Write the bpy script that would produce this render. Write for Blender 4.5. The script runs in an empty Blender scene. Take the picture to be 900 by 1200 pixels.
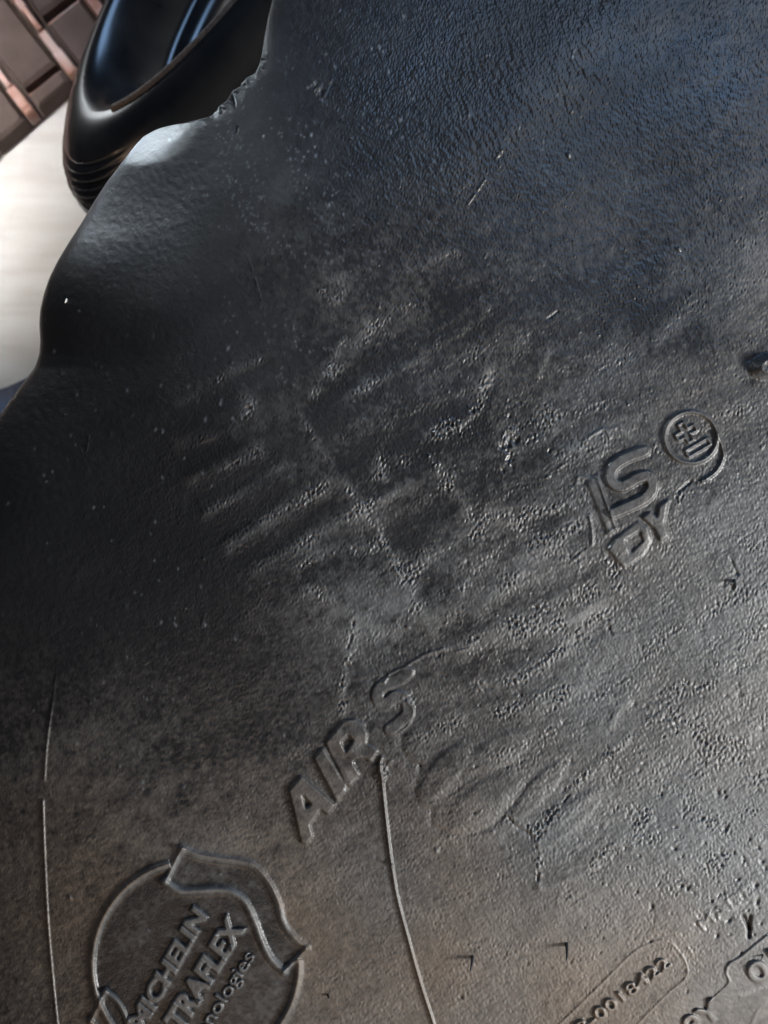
import bpy, math, random
import numpy as np
from mathutils import Vector
random.seed(7)

# ------------------------------------------------------------------ camera, world, lamps
S = 0.0004            # metres per millimetre-like unit ("u") used for measuring the tyre
D = 0.45              # camera height above the sidewall
sc = bpy.context.scene
C = sc.collection
cd = bpy.data.cameras.new('camera'); cam = bpy.data.objects.new('camera', cd); C.objects.link(cam)
sc.camera = cam
cam.location = (0, 0, D)
cd.sensor_fit = 'VERTICAL'; cd.sensor_height = 24
cd.lens = 24 * D / (1200 * S)
cd.clip_start = 0.01; cd.clip_end = 60
cd.dof.use_dof = True; cd.dof.focus_distance = D; cd.dof.aperture_fstop = 5.6

w = bpy.data.worlds.new('World'); sc.world = w; w.use_nodes = True
bg = w.node_tree.nodes['Background']
bg.inputs[0].default_value = (0.35, 0.42, 0.55, 1); bg.inputs[1].default_value = 0.05

def area(name, loc, aim, size, power, col, sy=None):
    l = bpy.data.lights.new(name, 'AREA'); l.energy = power; l.color = col
    l.shape = 'RECTANGLE'; l.size = size; l.size_y = sy or size
    o = bpy.data.objects.new(name, l); C.objects.link(o); o.location = loc
    o.rotation_euler = (Vector(aim) - Vector(loc)).to_track_quat('-Z', 'Y').to_euler()
    return o
area('door_light', (1.15, -0.38, 0.60), (0.1, -0.05, 0), 0.28, 35.0, (1.0, 0.985, 0.96))
area('corner_fill', (0.62, -0.80, 0.72), (0.1, -0.1, 0), 0.5, 4.2, (1.0, 0.96, 0.90))  # added soft fill, brightens the sidewall towards the lower right
area('sky_light', (0.48, 0.98, 0.74), (0.05, 0.05, 0), 0.5, 4.9, (0.36, 0.60, 1.0))
area('warm_bounce', (-0.35, -0.95, 0.66), (-0.05, -0.2, 0), 0.6, 3.0, (1.0, 0.70, 0.48))
area('highlight_fill', (-0.86, 0.95, 0.06), (-0.14, 0.17, -0.05), 0.30, 2.4, (0.93, 0.97, 1.0))  # unseen lamp added for the highlights on the second tyre and the fold
area('fold_fill', (-0.56, 0.62, 0.030), (-0.108, 0.180, -0.016), 0.12, 0.060, (0.78, 0.91, 1.0)).data.spread = math.radians(7)  # added narrow beam, only whitens the pressed fold
fl_ = area('floor_fill', (-0.47, 0.32, 1.2), (-0.44, 0.30, -0.34), 0.12, 0.66, (1.0, 0.98, 0.95))  # added overhead beam, brightens the floor and bricks but misses the tyre
fl_.data.spread = math.radians(17)
sc.view_settings.view_transform = 'Standard'
sc.view_settings.look = 'None'; sc.view_settings.exposure = 0; sc.view_settings.gamma = 1
sc.cycles.max_bounces = 6

# ------------------------------------------------------------------ helpers
def at(u, v, z=0.0):
    """plan position (metres) of a measured mark that lies at height z"""
    k = (D - z) / D
    return ((u - 450) * S * k, (600 - v) * S * k, z)

def tag(o, label=None, cat=None, group=None, kind=None):
    if label: o['label'] = label
    if cat: o['category'] = cat
    if group: o['group'] = group
    if kind: o['kind'] = kind
    return o

def mesh_obj(name, co, faces, mat, parent=None, smooth=True):
    me = bpy.data.meshes.new(name)
    me.from_pydata([tuple(c) for c in co], [], faces)
    me.update()
    if smooth: me.polygons.foreach_set('use_smooth', [True] * len(me.polygons))
    me.materials.append(mat)
    o = bpy.data.objects.new(name, me); C.objects.link(o)
    if parent: o.parent = parent
    return o

# numpy raster in sidewall units, 1 sample per unit
U0, V0, NW, NH = -260, -220, 1460, 1660
gu, gv = np.meshgrid(np.arange(NW) + U0, np.arange(NH) + V0)
gu = gu.astype(np.float32); gv = gv.astype(np.float32)
fx = np.fft.fftfreq(NW)[None, :]; fy = np.fft.fftfreq(NH)[:, None]

def noise(seed, l1, l2, ang=0.0, band=False):
    """gaussian noise, correlation l1 across and l2 along direction ang (deg, measured from +u, v down)"""
    r = np.random.default_rng(seed)
    n = r.standard_normal((NH, NW))
    a = math.radians(ang)
    along = fx * math.cos(a) + fy * math.sin(a)
    across = -fx * math.sin(a) + fy * math.cos(a)
    q = (across * l1) ** 2 + (along * l2) ** 2
    f = np.exp(-q * 6.0)
    if band: f = f * (1 - np.exp(-q * 9.0))
    o = np.fft.ifft2(np.fft.fft2(n) * f).real
    o /= o.std() + 1e-9
    return o.astype(np.float32)

def blur(a, s):
    r = int(max(1, math.ceil(s * 3))); k = np.exp(-0.5 * (np.arange(-r, r + 1) / s) ** 2); k /= k.sum()
    p = np.pad(a, ((r, r), (r, r)), mode='edge')
    p = sum(k[i] * p[i:i + a.shape[0], :] for i in range(2 * r + 1))
    p = sum(k[i] * p[:, i:i + a.shape[1]] for i in range(2 * r + 1))
    return p

def window(pts, pad):
    x0 = int(max(0, min(p[0] for p in pts) - pad - U0)); x1 = int(min(NW, max(p[0] for p in pts) + pad - U0 + 2))
    y0 = int(max(0, min(p[1] for p in pts) - pad - V0)); y1 = int(min(NH, max(p[1] for p in pts) + pad - V0 + 2))
    return slice(y0, y1), slice(x0, x1)

def segdist(pts, X, Y):
    d = np.full(X.shape, 1e9, np.float32)
    for (ax, ay), (bx, by) in zip(pts[:-1], pts[1:]):
        dx, dy = bx - ax, by - ay; L = dx * dx + dy * dy + 1e-9
        t = np.clip(((X - ax) * dx + (Y - ay) * dy) / L, 0, 1)
        d = np.minimum(d, np.hypot(X - ax - t * dx, Y - ay - t * dy))
    return d

def smooth_path(pts, n=8):
    P = [pts[0]] + list(pts) + [pts[-1]]; out = []
    for i in range(1, len(P) - 2):
        for k in range(n):
            t = k / n; q = []
            for c in (0, 1):
                a, b, c_, d = P[i - 1][c], P[i][c], P[i + 1][c], P[i + 2][c]
                q.append(0.5 * ((2 * b) + (-a + c_) * t + (2 * a - 5 * b + 4 * c_ - d) * t * t + (-a + 3 * b - 3 * c_ + d) * t ** 3))
            out.append(tuple(q))
    out.append(pts[-1]); return out

def add_stroke(A, pts, width, val, mode='add', pw=2.0, curve=True):
    if curve and len(pts) > 2: pts = smooth_path(pts)
    ys, xs = window(pts, width * 3)
    d = segdist(pts, gu[ys, xs], gv[ys, xs])
    g = np.exp(-(d / width) ** pw) * val
    if mode == 'add': A[ys, xs] += g
    elif mode == 'max': A[ys, xs] = np.maximum(A[ys, xs], g)
    elif mode == 'min': A[ys, xs] = np.minimum(A[ys, xs], g)

def inside(poly, X, Y):
    m = np.zeros(X.shape, bool); n = len(poly)
    for i in range(n):
        (x1, y1), (x2, y2) = poly[i], poly[(i + 1) % n]
        if y1 == y2: continue
        c = ((y1 > Y) != (y2 > Y)) & (X < (x2 - x1) * (Y - y1) / (y2 - y1) + x1)
        m ^= c
    return m

SS = 3
def raster(fn, box, pad=8):
    """antialiased mask of fn(X,Y)->bool on the window of box"""
    ys, xs = window(box, pad)
    X, Y = gu[ys, xs], gv[ys, xs]; out = np.zeros(X.shape, np.float32)
    for i in range(SS):
        for j in range(SS):
            out += fn(X + (i + .5) / SS - .5, Y + (j + .5) / SS - .5)
    return ys, xs, out / (SS * SS)

relief = np.zeros((NH, NW), np.float32)     # raised writing, ridges (u)
label = np.zeros((NH, NW), np.int16)        # which part a facet belongs to
part_names = {}
part_labels = {}
part_parent = {}
def new_part(name, text=None, parent=0):
    i = len(part_names) + 1; part_names[i] = name
    if text: part_labels[i] = text
    part_parent[i] = parent
    return i

def put(ys, xs, m, h, soft, pid=None, fade=None):
    b = blur(m, soft) if soft > 0.2 else m
    if fade is not None: b = b * fade[ys, xs]
    relief[ys, xs] += h * b
    if pid:
        sel = blur(m, 1.3) > 0.10
        L = label[ys, xs]; L[sel] = pid; label[ys, xs] = L

# ------------------------------------------------------------------ font rasters
_font_cache = {}
def glyph_tris(s, shear=0.0, offset=0.0):
    key = (s, shear, offset)
    if key in _font_cache: return _font_cache[key]
    cu = bpy.data.curves.new('t', 'FONT'); cu.body = s; cu.size = 1; cu.shear = shear; cu.offset = offset; cu.resolution_u = 6
    ob = bpy.data.objects.new('t', cu); C.objects.link(ob)
    bpy.context.view_layer.update()
    dg = bpy.context.evaluated_depsgraph_get()
    me = ob.evaluated_get(dg).to_mesh(); me.calc_loop_triangles()
    co = np.array([v.co[:2] for v in me.vertices], np.float32).reshape(-1, 2)
    tr = np.array([t.vertices[:] for t in me.loop_triangles], int).reshape(-1, 3)
    ob.evaluated_get(dg).to_mesh_clear()
    bpy.data.objects.remove(ob); bpy.data.curves.remove(cu)
    _font_cache[key] = (co, tr); return co, tr

def width_of(s):
    co, tr = glyph_tris(s); return float(co[:, 0].max() - co[:, 0].min())

def text_relief(s, end, ang, length, cap, h, soft=0.8, shear=0.0, bold=0.0, part='raised_letter', fade=None, start=None, parent=0, skip=0):
    """string whose baseline ends at end, rises by ang degrees; length and cap height in u"""
    base = width_of('I' + 'I'); adv = []
    for i in range(len(s) + 1):
        adv.append(width_of('I' + s[:i] + 'I') - base if i else 0.0)
    total = adv[-1]; kx = length / total; ky = cap / 0.7
    a = math.radians(ang); dx, dy = math.cos(a), -math.sin(a); nx, ny = -math.sin(a), -math.cos(a)
    if start is None: start = (end[0] - dx * length, end[1] - dy * length)
    for i, ch in enumerate(s):
        if ch == ' ' or i < skip: continue
        co, tr = glyph_tris(ch, 0.0, bold)
        X = (co[:, 0] + adv[i]) * kx + shear * co[:, 1] * ky
        Y = co[:, 1] * ky
        P = np.stack([start[0] + X * dx + Y * nx, start[1] + X * dy + Y * ny], 1)
        T = P[tr]
        def fn(gx, gy, T=T):
            m = np.zeros(gx.shape, bool)
            for (a0, b0, c0) in T:
                d1 = (b0[0]-a0[0])*(gy-a0[1])-(b0[1]-a0[1])*(gx-a0[0])
                d2 = (c0[0]-b0[0])*(gy-b0[1])-(c0[1]-b0[1])*(gx-b0[0])
                d3 = (a0[0]-c0[0])*(gy-c0[1])-(a0[1]-c0[1])*(gx-c0[0])
                m |= ((d1 >= 0) & (d2 >= 0) & (d3 >= 0)) | ((d1 <= 0) & (d2 <= 0) & (d3 <= 0))
            return m
        box = [tuple(p) for p in P]
        if max(p[1] for p in box) < V0 or min(p[1] for p in box) > 1330: continue
        ys, xs, m = raster(fn, box, 6)
        if m.size == 0: continue
        put(ys, xs, m, h, soft, new_part(part, None, parent), fade)

def poly_relief(poly, h, soft=1.0, holes=(), part=None, fade=None, text=None):
    ys, xs, m = raster(lambda X, Y: inside(poly, X, Y) & ~np.logical_or.reduce([inside(q, X, Y) for q in holes] + [np.zeros(X.shape, bool)]), poly)
    put(ys, xs, m, h, soft, new_part(part, text) if part else None, fade)

def stroke_relief(pts, width, h, soft=1.0, part=None, fade=None, curve=True, text=None, rim=False, flat=False, pid=None):
    p = smooth_path(pts) if (curve and len(pts) > 2) else pts
    ys, xs = window(p, width + 10)
    d = segdist(p, gu[ys, xs], gv[ys, xs])
    if rim:  m = np.exp(-((d - width / 2) / soft) ** 2)
    elif flat: m = np.clip((width / 2 - d) / (2 * soft) + .5, 0, 1); m = m * m * (3 - 2 * m)
    else:    m = np.exp(-(d / (width / 2)) ** 2)
    if fade is not None: m = m * fade[ys, xs]
    relief[ys, xs] += h * m
    if part or pid:
        pid = pid or new_part(part, text)
        sel = d < width * 0.5 + 2.5
        L = label[ys, xs]; L[sel] = pid; label[ys, xs] = L
    return pid

# ------------------------------------------------------------------ sidewall outline
sil = [(-220, 480), (-150, 420), (-60, 325), (0, 319), (20, 314), (42, 310), (62, 307), (80, 303), (92, 290), (103, 277), (118, 264), (128, 256), (136, 249),
       (142, 222), (150, 186), (160, 168), (172, 157), (190, 143), (215, 124), (240, 108), (262, 95), (285, 80),
       (305, 68), (325, 58), (345, 51), (362, 47), (380, 46), (400, 47), (415, 46), (430, 41), (445, 30), (462, 17), (480, 4), (495, -8), (520, -26),
       (600, -78), (700, -120), (850, -160), (1100, -200), (1440, -230)]
sv = np.array([p[0] for p in sil], float); su = np.array([p[1] for p in sil], float)
vv = np.arange(NH) + V0
xs_line = np.interp(vv, sv, su)
xs_line = np.convolve(np.pad(xs_line, 3, mode='edge'), np.ones(7) / 7, mode='valid')
rn = np.random.default_rng(5)
jag = np.convolve(rn.standard_normal(NH + 4), np.ones(5) / 5, mode='valid') * 2.2 + np.convolve(rn.standard_normal(NH + 2), np.ones(3) / 3, mode='valid') * .8
tear = np.exp(-((vv - 105) / 34.0) ** 4)
xs_line = xs_line + jag * tear
XS = xs_line[:, None].astype(np.float32)

# ------------------------------------------------------------------ large shape (u)
sm = lambda x, a, b: np.clip((x - a) / (b - a), 0, 1) ** 2 * (3 - 2 * np.clip((x - a) / (b - a), 0, 1))
def gauss(cu_, cv_, ru, rv, ang=0.0):
    a = math.radians(ang); X = gu - cu_; Y = gv - cv_
    p = X * math.cos(a) + Y * math.sin(a); q = -X * math.sin(a) + Y * math.cos(a)
    return np.exp(-(p / ru) ** 2 - (q / rv) ** 2)
dist = np.maximum(gu - XS, 0) * 0.80
R = np.interp(vv, [-220, 90, 130, 150, 175, 240, 420, 600, 1440], [16, 14, 20, 36, 70, 140, 175, 210, 240])[:, None]
Hh = np.interp(vv, [-220, 100, 150, 175, 240, 420, 600, 1440], [8, 6, 8, 14, 60, 86, 90, 100])[:, None]
kern = np.ones(61) / 61
R = np.convolve(np.pad(R[:, 0], 30, mode='edge'), kern, mode='valid')[:, None]
Hh = np.convolve(np.pad(Hh[:, 0], 30, mode='edge'), kern, mode='valid')[:, None]
q = np.clip(dist / R, 0, 1)
macro = -Hh * (1 - np.sqrt(np.clip(1 - (1 - q) ** 2, 0, 1)))
macro = macro - 46 * np.clip((430 - gu) / 430, 0, 2) ** 2
macro = macro - 44 * np.clip((330 - gv) / 330, 0, 2) ** 2
macro = macro - 26 * gauss(120, 480, 150, 260, 10)
macro = macro - 10 * gauss(760, 250, 120, 110, -30)
macro = macro + 7 * gauss(610, 110, 60, 170, 45)
macro = macro - 8 * gauss(300, 400, 90, 120, 0)
macro = macro + 3.0 * noise(11, 330, 330)  + 0.9 * noise(12, 110, 110)
# fall away at the lower right corner towards the bead
cdist = (gu - 820) * 0.5 + (gv - 1190) * 0.86
macro = macro - 0.007 * np.clip(cdist + 30, 0, 400) ** 2 * np.clip(1 - 0.002 * cdist, .2, 1)
# far margins bend down, the tyre goes on out of the picture
macro = macro - 0.0022 * np.clip(gu - 930, 0, 400) ** 2
base_z = float(macro[165 - V0, 262 - U0])
plane = base_z - 17 + .50 * (gu - 200) + .337 * (gv - 160) + .016 * np.clip(gv - 180, 0, 70) ** 2 + .9 * np.clip(gv - 200, 0, 400) + 1.2 * np.clip(118 - gv, 0, 400)
dfc = macro - plane; kf = 5.0
facet = blur((sm(dfc, -2, 8) * sm(gv, 110, 130) * (1 - sm(gv, 185, 225)) * (gu < 300)).astype(np.float32), 5)
macro = np.where(np.abs(dfc) < kf, macro - (dfc + kf) ** 2 / (4 * kf), np.minimum(macro, plane))   # rounded crease where the fold is pressed flat
macro = macro.astype(np.float32)

# ------------------------------------------------------------------ wear: amplitude of wrinkles
amp = np.full((NH, NW), 0.0, np.float32)
sm = lambda x, a, b: np.clip((x - a) / (b - a), 0, 1) ** 2 * (3 - 2 * np.clip((x - a) / (b - a), 0, 1))
amp += 0.16 + 0.30 * sm(gu + 0.35 * gv, 430, 1000) * (0.65 + 0.35 * np.tanh(noise(21, 60, 90, -30)))
amp += 0.42 * gauss(640, 40, 90, 180, 40) + 0.36 * gauss(635, 115, 46, 28, 20) + 0.2 * gauss(560, 150, 60, 26, 60)
amp += 0.22 * gauss(520, 200, 110, 30, -30)
amp += 0.22 * gauss(800, 900, 160, 260, 30) + 0.30 * gauss(640, 690, 120, 50, -28)
bands = [
 ([(367,461),(400,425),(433,383)], 9, .85), ([(433,383),(483,355)], 6, .5), ([(472,322),(533,294)], 5, .6),
 ([(417,461),(480,425),(539,389),(572,361)], 5, .75), ([(511,511),(545,487),(561,467),(572,433)], 7, .8),
 ([(211,472),(262,441),(317,417)], 5, .5), ([(211,522),(240,514),(272,505),(292,475)], 8, .6),
 ([(285,465),(300,500),(303,530)], 12, .6), ([(222,567),(262,548),(303,530)], 6, .6),
 ([(240,602),(285,575),(333,544)], 7, .65), ([(270,640),(310,612),(345,590),(389,567)], 9, .95),
 ([(300,672),(350,640),(417,600)], 8, .6), ([(345,672),(372,650),(430,640)], 10, .45),
 ([(345,470),(370,520),(411,578),(450,640),(483,690)], 5, .7), ([(428,594),(455,582),(483,567)], 7, .8),
 ([(475,672),(520,640),(572,605)], 10, .75), ([(440,612),(470,680),(520,760)], 8, .5), ([(505,539),(530,575),(550,605)], 9, .6),
 ([(560,720),(600,680),(660,625),(700,602)], 9, .95), ([(594,600),(640,590)], 10, .55), ([(640,600),(690,575)], 6, .5),
 ([(358,694),(390,705),(425,722)], 9, .5), ([(415,717),(410,760),(401,800),(402,840)], 5, .9),
 ([(531,765),(570,745),(611,733),(673,728),(700,708)], 11, .9), ([(600,680),(660,668),(690,650)], 12, .5),
 ([(562,805),(620,790),(673,739),(690,712)], 7, .9), ([(478,872),(549,841),(620,828),(690,800)], 9, .6),
 ([(660,765),(690,735),(720,690)], 8, .55), ([(595,957),(627,979),(631,1041)], 5, .95),
 ([(628,975),(650,950),(685,911),(735,865)], 6, .95), ([(630,1043),(673,1028),(711,998),(760,960)], 5, .6),
 ([(716,850),(722,835),(735,825)], 5, 1.0), ([(560,905),(600,880),(650,850)], 8, .4),
 ([(680,525),(700,508),(710,520)], 4, .7), ([(598,505),(600,530)], 6, 1.0), ([(640,470),(650,500)], 8, .5),
 ([(630,440),(642,412)], 4, .8), ([(575,430),(560,470),(540,500)], 6, .5), ([(575,600),(640,640)], 8, .4),
 ([(455,500),(440,535),(450,560)], 7, .7), ([(310,900),(345,880),(380,860)], 6, .3), ([(455,890),(440,915),(430,935)], 5, .5),
 ([(375,345),(395,350),(400,330)], 10, .5), ([(430,370),(400,400),(385,440)], 5, .6), ([(590,640),(560,665),(540,690)], 6,.5),
 ([(650,545),(675,520)], 4, .6), ([(845,1010),(880,990)], 16, .3), ([(790,600),(800,575)], 4, .7)]
ridge = np.zeros((NH, NW), np.float32)
for pts, wd, v_ in bands:
    add_stroke(amp, pts, wd, v_)
    add_stroke(ridge, pts, wd * .9, v_)
# the pressed grid of bars left by another tread: recessed bars between the bands
bars = np.zeros((NH, NW), np.float32)
def bar(x0, y0, x1, y1, wd, v_): add_stroke(bars, [(x0, y0), (x1, y1)], wd, v_, 'max', 4.0)
for (x0, y0, x1, y1, wd) in [(212,498,285,455,12),(214,545,292,505,12),(228,588,318,545,12),(252,625,345,572,12),(282,655,395,592,12),(320,700,430,628,13),
                             (330,440,372,412,11),(352,490,425,430,12),(392,545,520,478,13),(440,430,560,378,13),(430,575,560,500,13),(455,630,575,560,14),(500,690,640,610,14),
                             (520,745,690,665,13),(560,600,680,535,12),(600,560,660,520,12),(250,470,315,432,10),(540,790,700,735,12),(470,400,560,340,10)]:
    bar(x0, y0, x1, y1, wd, 1.0)
bars *= np.clip(.75 + .3 * noise(23, 14, 22, -30), 0, 1.2)
amp *= 1 - .45 * bars
# further faint tread-mark bands crossing the middle, all leaning the same way
for k in range(26):
    cx, cy = random.uniform(430, 860), random.uniform(420, 900); L = random.uniform(25, 75); an = math.radians(random.uniform(22, 38))
    add_stroke(amp, [(cx - L * math.cos(an), cy + L * math.sin(an)), (cx, cy + random.uniform(-5, 5)), (cx + L * math.cos(an), cy - L * math.sin(an))], random.uniform(4, 9), random.uniform(.15, .4))
left_calm = 1 - 0.75 * sm(330 - gu, 0, 160) * sm(gv, 560, 700)
amp *= left_calm
# the emblem, text plates and the far left stay smooth
amp *= 1 - 0.8 * np.exp(-(np.hypot(gu - 229, gv - 1130) / 150) ** 8)
amp *= 1 - 0.7 * sm(gu * 0.5 + gv * .86, 1330, 1400)
nmod = np.clip(0.75 + 0.45 * noise(22, 9, 16, -30), .15, 2)
amp = np.clip(amp, 0, 1.25)
f_top = 1 - sm(gv, 200, 300)
amp = amp * (1 - f_top) + f_top * np.minimum(amp, .52 + 0 * amp)
amp = amp * (nmod * (1 - f_top) + f_top * (.6 + .4 * np.clip(nmod, .4, 1.4))) * (1 - .85 * facet)

wA = noise(31, 1.25, 4.2, 66, True)            # grain leaning "\" (upper half)
wB = noise(32, 1.1, 3.4, 104, True)           # grain leaning "/" (lower half)
wC = noise(33, 2.3, 4.0, 95, True)
mixv = sm(gv + 0.2 * gu, 250, 420)
wT = noise(38, 2.6, 9.0, 64, True)
wA = wT * .9 + .25 * wA
wr = (wA * (1 - mixv) + wB * mixv) * 0.95 + wC * 0.22
wr = np.where(wr > 0, wr, wr * 1.35); wr = np.clip(wr, -3.0, 2.2)
wF = noise(37, 1.0, 2.6, 98, True); wF = np.clip(wF, -2.5, 2.5)
hi = np.clip((amp - .2) / .6, 0, 1)
fine = wr * amp * (.64 + .25 * (1 - mixv)) * (.25 + .75 * hi) + wF * (.14 + .5 * amp) * .95 * (1 - .6 * hi) * sm(gu + .5 * gv, 250, 560)
fine += .85 * ridge - .8 * bars
# broad scallops and smears of rubber
fine += 0.35 * noise(34, 22, 40, -30) * sm(gu + .3 * gv, 420, 700) + 0.12 * noise(35, 4, 4)
cv_fan = lambda x, y: 470 < x < 670 and y > 860
def lobe(cx, cy, rx, ry, ang, h):
    h = h * (2.2 if cv_fan(cx, cy) else .8)
    g = gauss(cx, cy, rx, ry, ang); e = np.clip((g - 0.25) / 0.32, 0, 1); return h * (0.5 * g + 0.5 * e * e * (3 - 2 * e))
for a_ in [(508,856,44,17,-38,1.0),(520,905,46,16,-50,1.15),(566,938,56,20,-36,1.2),(632,925,44,13,-48,1.0),(668,958,50,15,-42,1.0),(430,812,26,22,-40,1.2),(690,1002,54,17,-38,.9),
           (400,600,40,22,-30,1.0),(470,530,40,24,-30,-1.0),(540,420,60,26,-28,-1.0),(460,650,34,20,-30,-1.1),(610,540,50,22,-28,1.0),(250,590,50,13,-30,.9),
           (250,545,44,10,-28,.9),(262,500,44,10,-26,.8),(300,560,44,9,-30,-.8),(430,740,50,30,-40,.9),(690,520,30,14,-30,1.0),(632,368,28,18,-30,.9),(605,425,34,20,-25,-.8),
           (660,425,16,14,0,.9),(560,590,40,16,-30,.8),(515,700,40,20,-35,.9),(585,880,40,18,-30,1.0),(640,820,50,16,-28,.9),(700,770,50,16,-28,.9),(760,820,40,18,-35,-.9)]:
    fine += lobe(*a_)
for pts, wd, dp in [([(476,850),(470,872),(480,893),(492,900),(486,925),(492,945),(506,950),(505,966),(520,975),(548,978),(575,968),(590,955)], 3.4, -1.8),
                    ([(492,900),(515,882),(545,862)], 3.5, -1.2), ([(506,950),(530,928),(565,902)], 3.5, -1.2), ([(578,966),(598,945),(622,915)], 3.5, -1.0),
                    ([(640,985),(668,962),(700,935)], 4, -1.2), ([(660,1015),(690,990),(720,965)], 4, -.9), ([(404,835),(402,815),(415,800),(440,795)], 3, -1.0)]:
    add_stroke(fine, pts, wd * 1.1, dp * .55)
# pits and crumbs
rng = np.random.default_rng(9)
fleck = np.zeros((NH, NW), np.float32)
def dots(n, cu_, cv_, su_, sv_, ang, h, r=(0.7, 1.5), fl=0.0):
    a = math.radians(ang)
    for _ in range(n):
        p, q_ = rng.normal(0, su_), rng.normal(0, sv_)
        x = cu_ + p * math.cos(a) - q_ * math.sin(a); y = cv_ + p * math.sin(a) + q_ * math.cos(a)
        rr = rng.uniform(*r); el = rng.uniform(1, 2.0)
        y0, x0 = int(y) - V0, int(x) - U0
        if not (8 < y0 < NH - 8 and 8 < x0 < NW - 8): continue
        sl = (slice(y0 - 6, y0 + 7), slice(x0 - 6, x0 + 7))
        t = rng.uniform(-.5, .2)
        X = gu[sl] - x; Y = gv[sl] - y; X = X - Y * t
        g = np.exp(-(X / rr) ** 2 - (Y / (rr * el)) ** 2)
        fine[sl] += h * rng.uniform(.5, 1.3) * g
        fleck[sl] = np.maximum(fleck[sl], fl * rng.uniform(.3, 1) * g)
dots(300, 365, 250, 75, 32, 62, 0.55, (.7, 1.1), fl=.32)
dots(160, 290, 230, 50, 14, 70, 0.55, (.7, 1.1), fl=.35)
dots(150, 330, 380, 60, 80, 0, 0.6, fl=.3)
dots(240, 480, 120, 110, 70, 0, 0.7, fl=.35)
dots(80, 160, 480, 70, 160, 0, 0.6, fl=.35)
dots(160, 220, 850, 140, 160, 0, 0.6, fl=.25)
dots(50, 120, 430, 50, 120, 0, 0.5, fl=.3)
dots(200, 620, 500, 200, 200, 0, 1.2)
dots(150, 730, 850, 130, 150, 0, -1.6, r=(1, 2.0))
dots(60, 850, 1000, 60, 60, 0, -2.4, r=(1.1, 2.1))
dots(18, 376, 104, 7, 6, 0, 1.8, r=(1, 1.8), fl=.5)
dots(30, 598, 520, 5, 12, 10, -2.2, r=(1.2, 2.4))
dots(24, 448, 905, 5, 9, 0, 1.6, r=(1.2, 2.2))
for (x, y, h_) in [(667,182,3.2),(796,292,3.4),(587,176,2.8),(512,997,2.5),(82,1052,2.6),(478,735,2),(861,686,3.0),(628,712,-3),(540,1168,-1.8),(330,1070,1.8)]:
    fine += h_ * gauss(x, y, 1.9, 2.6, -30); 
for (x, y) in [(796,292),(667,182),(512,998)]: fleck += .5 * gauss(x, y, 1.6, 2)
for (x, y) in [(404,925)]: fleck += .9 * gauss(x, y, 1.0, 1.6)
# cracks
cracks = np.zeros((NH, NW), np.float32)
for pts, wd, dp in [([(272,112),(275,125),(278,140),(277,156)], 1.1, -3.5), ([(415,717),(412,745),(406,765),(408,782)], 1.3, -2.5), ([(402,790),(400,815),(402,840)], 1.0, -1.5),
                    ([(595,957),(607,970),(620,978),(627,990),(631,1012),(629,1040)], 1.4, -1.7), ([(628,978),(645,958),(668,930)], 1.2, -2.0),
                    ([(290,300),(300,330),(312,372)], .9, 1.0), ([(585,180),(572,205),(548,240)], 1.1, 1.3), ([(650,512),(643,530)], 1.0, -2),
                    ([(510,790),(600,810),(680,800)], 2.0, -.8), ([(531,765),(560,757)], 1.3, 1.2), ([(98,540),(103,520),(106,495)], .8, .8), ([(640,375),(655,362),(645,348)], 1.3, -.8),
                    ([(856,655),(862,670),(858,690)], 1.4, -1.8), ([(694,690),(712,663),(703,640)], 1.2, .9), ([(640,560),(660,545),(676,532)],1.2,1.2)]:
    add_stroke(cracks, pts, wd, dp)
fine += cracks * np.clip(.35 + .9 * noise(36, 5, 7), 0, 1.6)
# torn rim: beads of rubber and holes just inside the tear
for i in range(26):
    t = i / 25; y = 62 + 78 * t; x = float(np.interp(y, vv, xs_line)) + rng.uniform(2, 5)
    fine += (rng.uniform(-5, -1.5) if i % 3 == 0 else rng.uniform(.8, 2.2)) * gauss(x, y, rng.uniform(1.2, 2.4), rng.uniform(2, 3.6), -50)
fine = fine.astype(np.float32)

# ------------------------------------------------------------------ raised writing and marks
one = np.ones((NH, NW), np.float32)
worn = np.clip(0.75 + 0.25 * noise(41, 14, 14), 0.3, 1.0)
def Z4(l): return [(320 + x / 4.09, 750 + y / 4.09) for x, y in l]
def Z5(l): return [(660 + x / 3.75, 460 + y / 3.75) for x, y in l]
def Z3(l): return [(80 + x / 3.0, 970 + y / 3.0) for x, y in l]
def Z6(l): return [(640 + x / 3.46, 1030 + y / 3.46) for x, y in l]
poly_relief(Z4([(75,720),(135,650),(300,790),(262,838),(228,812),(178,885),(192,938),(160,980),(132,968)]), 3.6, .85, [Z4([(138,738),(155,808),(182,785)])], 'raised_letter')
poly_relief(Z4([(193,565),(240,515),(356,706),(305,778)]), 3.4, .85, (), 'raised_letter')
poly_relief(Z4([(250,490),(340,385),(395,378),(432,403),(452,448),(446,497),(478,512),(505,530),(468,588),(435,562),(390,575),(384,592),(416,645),(368,704),(346,690)]), 3.3, .85, [Z4([(325,490),(360,452),(385,480),(347,540)])], 'raised_letter', worn)
stroke_relief([(478,788),(466.7,796.5),(447,805),(442,816),(449.6,826),(464,816),(476.5,822),(476.5,838),(457,855)], 14, 1.7, 1.3, 'raised_letter', flat=True, fade=np.clip(worn + .1, 0, 1), text='worn curved letter half rubbed away')
stroke_relief([(450,800),(457,790),(475,781),(497,768),(520,760)], 3.0, 1.3, 1)
stroke_relief([(477,822),(485,834),(478,850),(462,862)], 2.6, 1.3, 1)
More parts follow.
